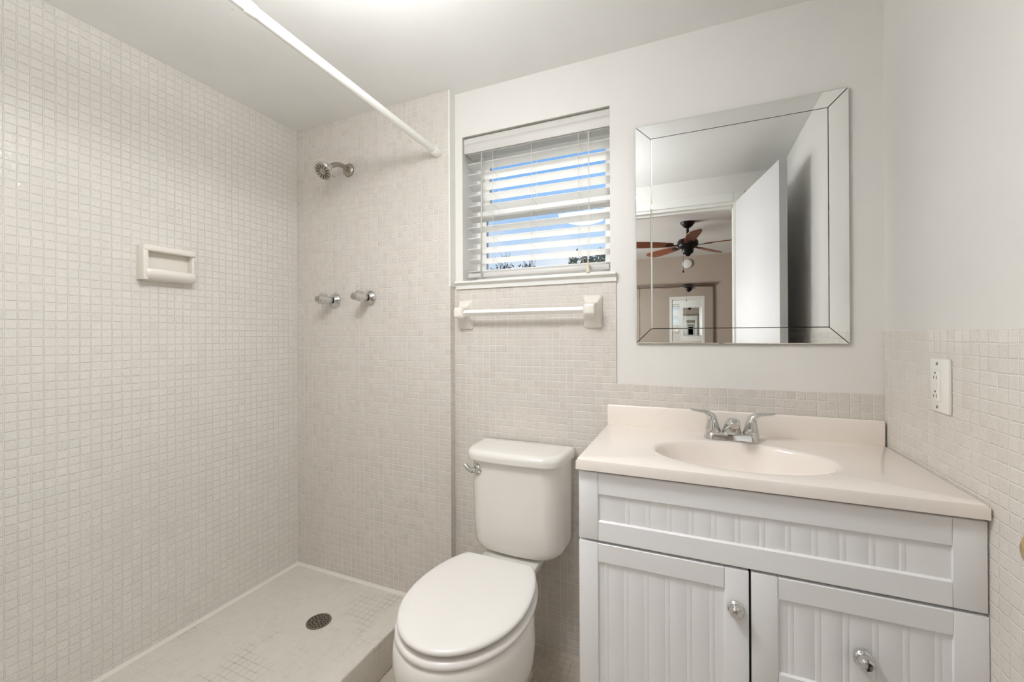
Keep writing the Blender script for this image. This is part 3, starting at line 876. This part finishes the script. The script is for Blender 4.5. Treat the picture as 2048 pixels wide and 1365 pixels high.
# ------------------------------------------------------------------ vanity cabinet
CY = 1.073
t = thing('vanity_cabinet', 'white vanity cabinet with beadboard fronts and chrome knobs against right wall', 'cabinet', (0.123, 1.3, 0))
cx0, cx1 = -0.2665, 0.511
bm = boxes(((cx0, CY + 0.0195, 0.09), (cx0 + 0.016, D - 0.010, 0.853)), ((cx1 - 0.016, CY + 0.0195, 0.09), (cx1, D - 0.010, 0.853)), ((cx0 + 0.016, CY + 0.06, 0.09), (cx1 - 0.016, D - 0.010, 0.106)),
           ((cx0, CY + 0.07, 0.0), (cx1, CY + 0.085, 0.09)), ((cx0, CY + 0.085, 0.0), (cx0 + 0.016, D - 0.010, 0.09)), ((cx1 - 0.016, CY + 0.085, 0.0), (cx1, D - 0.010, 0.09)),
           ((cx0 + 0.016, D - 0.016, 0.106), (cx1 - 0.016, D - 0.010, 0.70)))
obj('carcass', bm, M['cab'], t, smooth=False)
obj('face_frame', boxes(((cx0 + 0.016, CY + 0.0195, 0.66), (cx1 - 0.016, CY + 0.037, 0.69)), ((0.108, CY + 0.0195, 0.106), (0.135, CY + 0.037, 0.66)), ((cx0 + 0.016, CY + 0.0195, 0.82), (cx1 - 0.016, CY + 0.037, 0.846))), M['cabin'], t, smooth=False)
def front(name, x0, x1, z0, z1, sw, rt_, rb, beads, par=t):
    """framed front: two stiles, two rails, recessed beadboard panel"""
    bm = bmesh.new()
    y0, y1 = CY, CY + 0.0185
    box(bm, (x0, y0, z0), (x0 + sw, y1, z1), 0.0016, 2)
    box(bm, (x1 - sw, y0, z0), (x1, y1, z1), 0.0016, 2)
    # rails with a sloped inner edge
    for za, zb, sgn in ((z1 - rt_, z1, -1), (z0, z0 + rb, 1)):
        if sgn < 0: prof = [(y0, zb - 0.0016), (y0 + 0.0016, zb), (y1, zb), (y1, za - 0.003), (y0 + 0.007, za - 0.003), (y0 + 0.0012, za)]
        else: prof = [(y0, za + 0.0016), (y0 + 0.0016, za), (y1, za), (y1, zb + 0.004), (y0 + 0.007, zb + 0.004), (y0 + 0.0012, zb)]
        loft(bm, [[(x, a, b) for a, b in prof] for x in (x0 + sw + 0.0008, x1 - sw - 0.0008)])
    f = obj(name, bm, M['cab'], par, angle=25)
    bm = bmesh.new()
    yp = y0 + 0.0065
    xa, xb = x0 + sw - 0.001, x1 - sw + 0.001
    xs = [xa]
    prof = [(xa, yp)]
    for b in beads:
        for dx, dy in ((-0.0075, 0), (-0.0056, 0.0007), (-0.0042, 0), (-0.0028, -0.0003), (0.0, -0.0004), (0.0028, -0.0003), (0.0042, 0), (0.0056, 0.0007), (0.0075, 0)):
            prof.append((b + dx, yp + dy))
    prof.append((xb, yp)); prof += [(xb, y1 - 0.001), (xa, y1 - 0.001)]
    loft(bm, [[(x, y, z) for x, y in prof] for z in (z0 + rb - 0.001, z1 - rt_ + 0.001)])
    obj('bead_panel', bm, M['cab'], f, angle=25)
    return f
db = [-0.196 + 0.0489 * k for k in range(14)]
front('drawer_front', -0.2700, 0.5135, 0.677, 0.8510, 0.0495, 0.054, 0.048, db[1:-1])
def knob(par, x, z):
    bm = bmesh.new()
    lathe(bm, [(0.0175, 0.0), (0.0180, 0.002), (0.0168, 0.004), (0.0150, 0.005), (0.0140, 0.0065), (0.0145, 0.011), (0.0148, 0.016), (0.0130, 0.0205), (0.0090, 0.0235), (0.0, 0.0245)], (x, CY - 0.0002, z), (0, -1, 0), 40)
    tag(obj('knob', bm, M['chrome'], par, angle=30), 'round chrome knob')
d1 = front('door', -0.2700, 0.1190, 0.100, 0.6705, 0.0490, 0.047, 0.05, [-0.2005 + 0.0489 * k for k in range(6)])
knob(d1, 0.093, 0.582)
d2 = front('drawer_front', 0.1240, 0.5155, 0.407, 0.6705, 0.0510, 0.047, 0.05, [0.200 + 0.0489 * k for k in range(6)])
knob(d2, 0.325, 0.537)
d3 = front('drawer_front', 0.1240, 0.5155, 0.100, 0.402, 0.0510, 0.047, 0.05, [0.200 + 0.0489 * k for k in range(6)])
knob(d3, 0.325, 0.25)

# ------------------------------------------------------------------ vanity top with moulded basin
VZ, VB = 0.8863, 0.8575
vx0, vx1, vy0, vy1 = -0.2748, 0.5120, 1.0601, D - 0.0055
t = thing('countertop', 'cream moulded vanity counter with oval basin and backsplash', 'countertop', (0.123, 1.3, VB))
sc_ = Vector((0.118, 1.252)); sa, sb = 0.213, 0.142
NA = 192
angs = [2 * PI * i / NA for i in range(NA)]
for cxn, cyn in ((vx0, vy0), (vx1, vy0), (vx1, vy1), (vx0, vy1)):
    a = math.atan2(cyn - sc_.y, cxn - sc_.x) % (2 * PI)
    j = min(range(NA), key=lambda i: abs(angs[i] - a)); angs[j] = a
def rect_ring(ins, z):
    out = []
    for a in angs:
        dx, dy = math.cos(a), math.sin(a)
        k = 1e9
        if dx > 1e-9: k = min(k, (vx1 - ins - sc_.x) / dx)
        if dx < -1e-9: k = min(k, (vx0 + ins - sc_.x) / dx)
        if dy > 1e-9: k = min(k, (vy1 - sc_.y) / dy)
        if dy < -1e-9: k = min(k, (vy0 + ins - sc_.y) / dy)
        out.append(Vector((sc_.x + dx * k, sc_.y + dy * k, z)))
    return out
def ell_ring(s, z, sh=0.0):
    out = []
    for a in angs:
        dx, dy = math.cos(a), math.sin(a)
        k = 1 / math.sqrt((dx / sa) ** 2 + (dy / sb) ** 2) * s
        out.append(Vector((sc_.x + dx * k, sc_.y + dy * k + sh, z)))
    return out
bm = bmesh.new()
loft(bm, [rect_ring(0.03, VB), rect_ring(0.0, VB + 0.001), rect_ring(0.0, VZ - 0.006), rect_ring(0.0018, VZ - 0.0018), rect_ring(0.006, VZ), ell_ring(1.06, VZ), ell_ring(1.035, VZ - 0.0003), ell_ring(1.01, VZ - 0.0013), ell_ring(0.99, VZ - 0.0038), ell_ring(0.97, VZ - 0.009), ell_ring(0.95, VZ - 0.017),
          ell_ring(0.92, VZ - 0.030), ell_ring(0.85, VZ - 0.058), ell_ring(0.74, VZ - 0.086, 0.004), ell_ring(0.58, VZ - 0.108, 0.01), ell_ring(0.38, VZ - 0.121, 0.02), ell_ring(0.14, VZ - 0.127, 0.03)], cap0=False)
obj('basin_top', bm, M['counter'], t, angle=40)
bm = bmesh.new(); box(bm, (vx0, D - 0.0255, VZ - 0.002), (vx1 - 0.001, D - 0.0055, 0.9565), 0.004, 3)
obj('backsplash', bm, M['counter'], t)
bm = bmesh.new(); lathe(bm, [(0.021, 0), (0.021, 0.002), (0.017, 0.003), (0.014, 0.001), (0.0, 0.001)], (sc_.x, sc_.y + 0.03, VZ - 0.1268), (0, 0, 1), 28)
obj('sink_drain', bm, M['chrome'], t)

# ------------------------------------------------------------------ faucet
FX, FY = 0.1145, 1.432
t = thing('faucet', 'chrome two-handle basin faucet on the cream vanity counter', 'faucet', (FX, FY, VZ))
bm = bmesh.new()
loft(bm, [rrect(FX, FY, hx_, hy_, hy_ * 0.98, VZ + z, 8) for hx_, hy_, z in ((0.0775, 0.0265, 0.0006), (0.0775, 0.0265, 0.003), (0.0745, 0.0245, 0.012), (0.0715, 0.0225, 0.0195), (0.067, 0.019, 0.022))])
obj('base', bm, M['chrome'], t, angle=45)
bm = bmesh.new()
path = [((FY + 0.004, VZ + 0.006), 0.029, 0.024, R_(90)), ((FY - 0.002, VZ + 0.024), 0.0265, 0.022, R_(95)), ((FY - 0.018, VZ + 0.044), 0.0215, 0.018, R_(120)), ((FY - 0.046, VZ + 0.060), 0.0180, 0.0145, R_(150)), ((FY - 0.078, VZ + 0.066), 0.0160, 0.0125, R_(172)), ((FY - 0.096, VZ + 0.063), 0.0148, 0.0115, R_(190)), ((FY - 0.103, VZ + 0.060), 0.0105, 0.0080, R_(195))]
rings = []
for (py, pz), hw_, hh_, an in path:
    d = Vector((0, math.cos(an), math.sin(an))); nn = Vector((0, -math.sin(an), math.cos(an)))
    rings.append([Vector((FX, py, pz)) + Vector((1, 0, 0)) * hw_ * math.copysign(abs(math.cos(a)) ** 0.8, math.cos(a)) + nn * hh_ * math.copysign(abs(math.sin(a)) ** 0.8, math.sin(a)) for a in [2 * PI * i / 28 for i in range(28)]])
loft(bm, rings); sp_ = obj('spout', bm, M['chrome'], t, angle=60)
bm = bmesh.new(); lathe(bm, [(0.0105, 0.0), (0.0108, 0.012), (0.0095, 0.016), (0.0, 0.0155)], (FX, FY - 0.088, VZ + 0.058), (0, -0.1, -1), 24); obj('aerator', bm, M['nickel'], sp_)
for s in (-1, 1):
    hc = Vector((FX + s * 0.051, FY, VZ + 0.021))
    bm = bmesh.new()
    rings = []
    cs = [((0, 0, 0), 0.0215, 0.0215, (0, 1)), ((0, 0, 0.003), 0.0220, 0.022, (0, 1)), ((s * 0.0008, 0, 0.018), 0.0188, 0.0195, (0.05, 1)), ((s * 0.002, 0, 0.034), 0.0150, 0.017, (0.12, 1)), ((s * 0.005, 0, 0.048), 0.0120, 0.0150, (0.4, 1)),
          ((s * 0.013, 0, 0.0545), 0.0088, 0.0135, (0.9, 0.7)), ((s * 0.025, 0, 0.0590), 0.0062, 0.0120, (1, 0.25)), ((s * 0.042, 0, 0.0605), 0.0045, 0.0105, (1, 0.05)), ((s * 0.056, 0, 0.0620), 0.0042, 0.0098, (1, 0.2)), ((s * 0.064, 0, 0.0645), 0.0025, 0.0080, (1, 0.4))]
    for (a, b, c), w1, w2, (dx, dz) in cs:
        d = Vector((s * dx, 0, dz)).normalized(); nn = Vector((0, 1, 0)).cross(d).normalized()
        rings.append([hc + Vector((a, b, c)) + nn * w1 * math.cos(q) * s + Vector((0, 1, 0)) * w2 * math.sin(q) for q in [2 * PI * i / 24 for i in range(24)]])
    loft(bm, rings)
    obj('handle', bm, M['chrome'], t, angle=60)

# ------------------------------------------------------------------ bedroom seen in the mirror
FNX, FNY = -0.020, -1.85
t = thing('ceiling_fan', 'five-blade wooden ceiling fan in the bedroom, seen in the mirror', 'ceiling fan', (FNX, FNY, BCE))
bm = bmesh.new(); lathe(bm, [(0.074, 0), (0.074, -0.008), (0.066, -0.022), (0.048, -0.045), (0.030, -0.058), (0.022, -0.062), (0, -0.062)], (FNX, FNY, BCE), (0, 0, 1), 36); obj('canopy', bm, M['fanmetal'], t)
bm = bmesh.new(); tube(bm, [(FNX, FNY, BCE - 0.06), (FNX, FNY, 2.24)], 0.014, 16); obj('downrod', bm, M['fanmetal'], t)
bm = bmesh.new(); lathe(bm, [(0.03, 2.255), (0.045, 2.245), (0.090, 2.232), (0.106, 2.210), (0.108, 2.180), (0.100, 2.155), (0.070, 2.135), (0.060, 2.130), (0.060, 2.105), (0.052, 2.085), (0.030, 2.070), (0.022, 2.055), (0, 2.050)], (FNX, FNY, 0), (0, 0, 1), 40); obj('motor', bm, M['fanmetal'], t)
def blade_parts(ang):
    ca, sa_ = math.cos(ang), math.sin(ang)
    pitch = R_(-13)
    def W(r, c, h):
        y = c * math.cos(pitch) - h * math.sin(pitch); z = c * math.sin(pitch) + h * math.cos(pitch)
        return Vector((FNX + r * ca - y * sa_, FNY + r * sa_ + y * ca, 2.172 + z))
    out = [(0.165, 0.040), (0.20, 0.050), (0.30, 0.060), (0.45, 0.070), (0.56, 0.072), (0.62, 0.066), (0.65, 0.050), (0.665, 0.025)]
    poly = [(r, w) for r, w in out] + [(r, -w) for r, w in reversed(out)]
    bm = bmesh.new()
    loft(bm, [[W(r, c, h) for r, c in poly] for h in (-0.004, 0.004)])
    b = obj('blade', bm, M['wood'], t, smooth=False)
    bm = bmesh.new()
    poly2 = [(0.085, 0.016), (0.15, 0.012), (0.185, 0.030), (0.23, 0.026), (0.245, 0.0), (0.23, -0.026), (0.185, -0.030), (0.15, -0.012), (0.085, -0.016)]
    loft(bm, [[W(r, c, h) for r, c in poly2] for h in (-0.010, -0.0042)])
    obj('blade_arm', bm, M['fanmetal'], b, smooth=False)
for k in range(5): blade_parts(R_(84 + 72 * k))
bm = bmesh.new(); tube(bm, [(FNX - 0.045, FNY + 0.02, 2.10), (FNX - 0.045, FNY + 0.02, 1.90)], 0.0018, 6); ch = obj('pull_chain', bm, M['fanmetal'], t)
bm = bmesh.new(); lathe(bm, [(0.003, 0.03), (0.008, 0.012), (0.008, 0.004), (0.004, 0.0)], (FNX - 0.045, FNY + 0.02, 1.875), (0, 0, 1), 12); obj('pull_knob', bm, M['fanmetal'], ch)

bm = bmesh.new(); lathe(bm, [(0.070, 0), (0.071, 0.010), (0.066, 0.028), (0.056, 0.034), (0.0, 0.036)], (-0.0355, BY, 2.295), (0, 1, 0), 36)
tag(obj('smoke_detector', bm, M['smoke']), 'round white smoke detector on the taupe bedroom wall, seen in the mirror', 'smoke detector')

# mirrored sliding closet doors
def closet(x0, x1, y, label):
    t = thing('closet_door', label, 'mirrored door', ((x0 + x1) / 2, y, 0.0), 'sliding mirrored closet doors in the bedroom')
    zt = 1.945; fw_ = 0.007
    bm = boxes(((x0, y, 0.02), (x0 + fw_, y + 0.02, zt)), ((x1 - fw_, y, 0.02), (x1, y + 0.02, zt)), ((x0 + fw_, y, zt - 0.008), (x1 - fw_, y + 0.02, zt)), ((x0 + fw_, y, 0.02), (x1 - fw_, y + 0.02, 0.05)))
    obj('frame', bm, M['closet'], t, smooth=False)
    obj('mirror_panel', boxes(((x0 + fw_, y + 0.006, 0.05), (x1 - fw_, y + 0.016, zt - 0.008))), M['mirror'], t, smooth=False)
closet(-0.78, 0.322, BY + 0.006, 'mirrored closet door under the smoke detector, showing the doorway')
closet(-1.86, -0.74, BY + 0.030, 'mirrored closet door farther left, its edge at the mirror border')
struct('trim_closet', boxes(((-1.88, BY, 1.948), (0.332, BY + 0.055, 1.985)), ((0.3235, BY, 0), (0.330, BY + 0.028, 1.948))), M['closet'], 'metal track around the closet doors', 'track', smooth=False)

# ------------------------------------------------------------------ trees beyond the window
def tree(name, label, x, y, ztop, spread, leafmat, nleaf, seed, leafsize, twig):
    rnd = random.Random(seed)
    t = thing(name, label, 'tree', (x, y, -0.25))
    bm = bmesh.new()
    tips = []
    def branch(p, d, ln, r, lev):
        q = p + d * ln
        tube(bm, [p, p + d * ln * 0.5 + Vector((rnd.uniform(-1, 1), rnd.uniform(-1, 1), 0)) * ln * 0.06, q], [r, r * 0.8, r * 0.6], 5)
        tips.append(q); tips.append(p + d * ln * 0.6)
        if lev == 0: return
        for k in range(rnd.choice((3, 4))):
            nd = (d * 0.8 + Vector((rnd.uniform(-1, 1), rnd.uniform(-1, 1), rnd.uniform(-0.1, 0.8))) * 0.75).normalized()
            branch(p + d * ln * rnd.uniform(0.5, 1.0), nd, ln * rnd.uniform(0.55, 0.8), r * 0.55, lev - 1)
    H = ztop + 0.25
    base = Vector((x, y, -0.25))
    trunk_top = base + Vector((0, 0, H * 0.45))
    tube(bm, [base, (base + trunk_top) / 2, trunk_top], [0.10, 0.085, 0.07], 8)
    for k in range(7):
        a = 2 * PI * k / 7 + rnd.uniform(-0.3, 0.3)
        branch(trunk_top - Vector((0, 0, rnd.uniform(0, 0.5))), Vector((math.cos(a) * spread, math.sin(a) * spread * 0.6, rnd.uniform(0.6, 1.2))).normalized(), H * 0.20, 0.035, 3)
    zmax = max(p.z for p in tips)
    k = (ztop - trunk_top.z) / max(0.1, zmax - trunk_top.z)
    for v in bm.verts:
        if v.co.z > trunk_top.z: v.co.z = trunk_top.z + (v.co.z - trunk_top.z) * k
    obj('trunk', bm, M['bark'], t)
    bm = bmesh.new()
    for i in range(nleaf):
        p = rnd.choice(tips).copy()
        if p.z > trunk_top.z: p.z = trunk_top.z + (p.z - trunk_top.z) * k
        p += Vector((rnd.gauss(0, 1), rnd.gauss(0, 1), rnd.gauss(0, 0.7))) * 0.10
        if p.z > ztop - twig and rnd.random() < 0.85: continue
        u = Vector((rnd.uniform(-1, 1), rnd.uniform(-1, 1), rnd.uniform(-1, 1))).normalized()
        w = u.cross(Vector((rnd.uniform(-1, 1), rnd.uniform(-1, 1), rnd.uniform(-1, 1)))).normalized()
        s = leafsize * rnd.uniform(0.6, 1.3)
        vs = [bm.verts.new(p + u * s), bm.verts.new(p + w * s * 0.45), bm.verts.new(p - u * s), bm.verts.new(p - w * s * 0.45)]
        bm.faces.new(vs)
    tag(obj('foliage', bm, leafmat, t, smooth=False, fix=False), kind='stuff')
tree('tree', 'sparse twiggy tree outside the window, left behind the blind', -5.3, 12.0, 3.75, 1.3, M['twigleaf'], 5200, 4, 0.05, 0.45)
tree('tree', 'leafy green tree outside the window, right behind the blind', -2.15, 12.0, 3.72, 1.2, M['leaf'], 5200, 11, 0.075, 0.1)
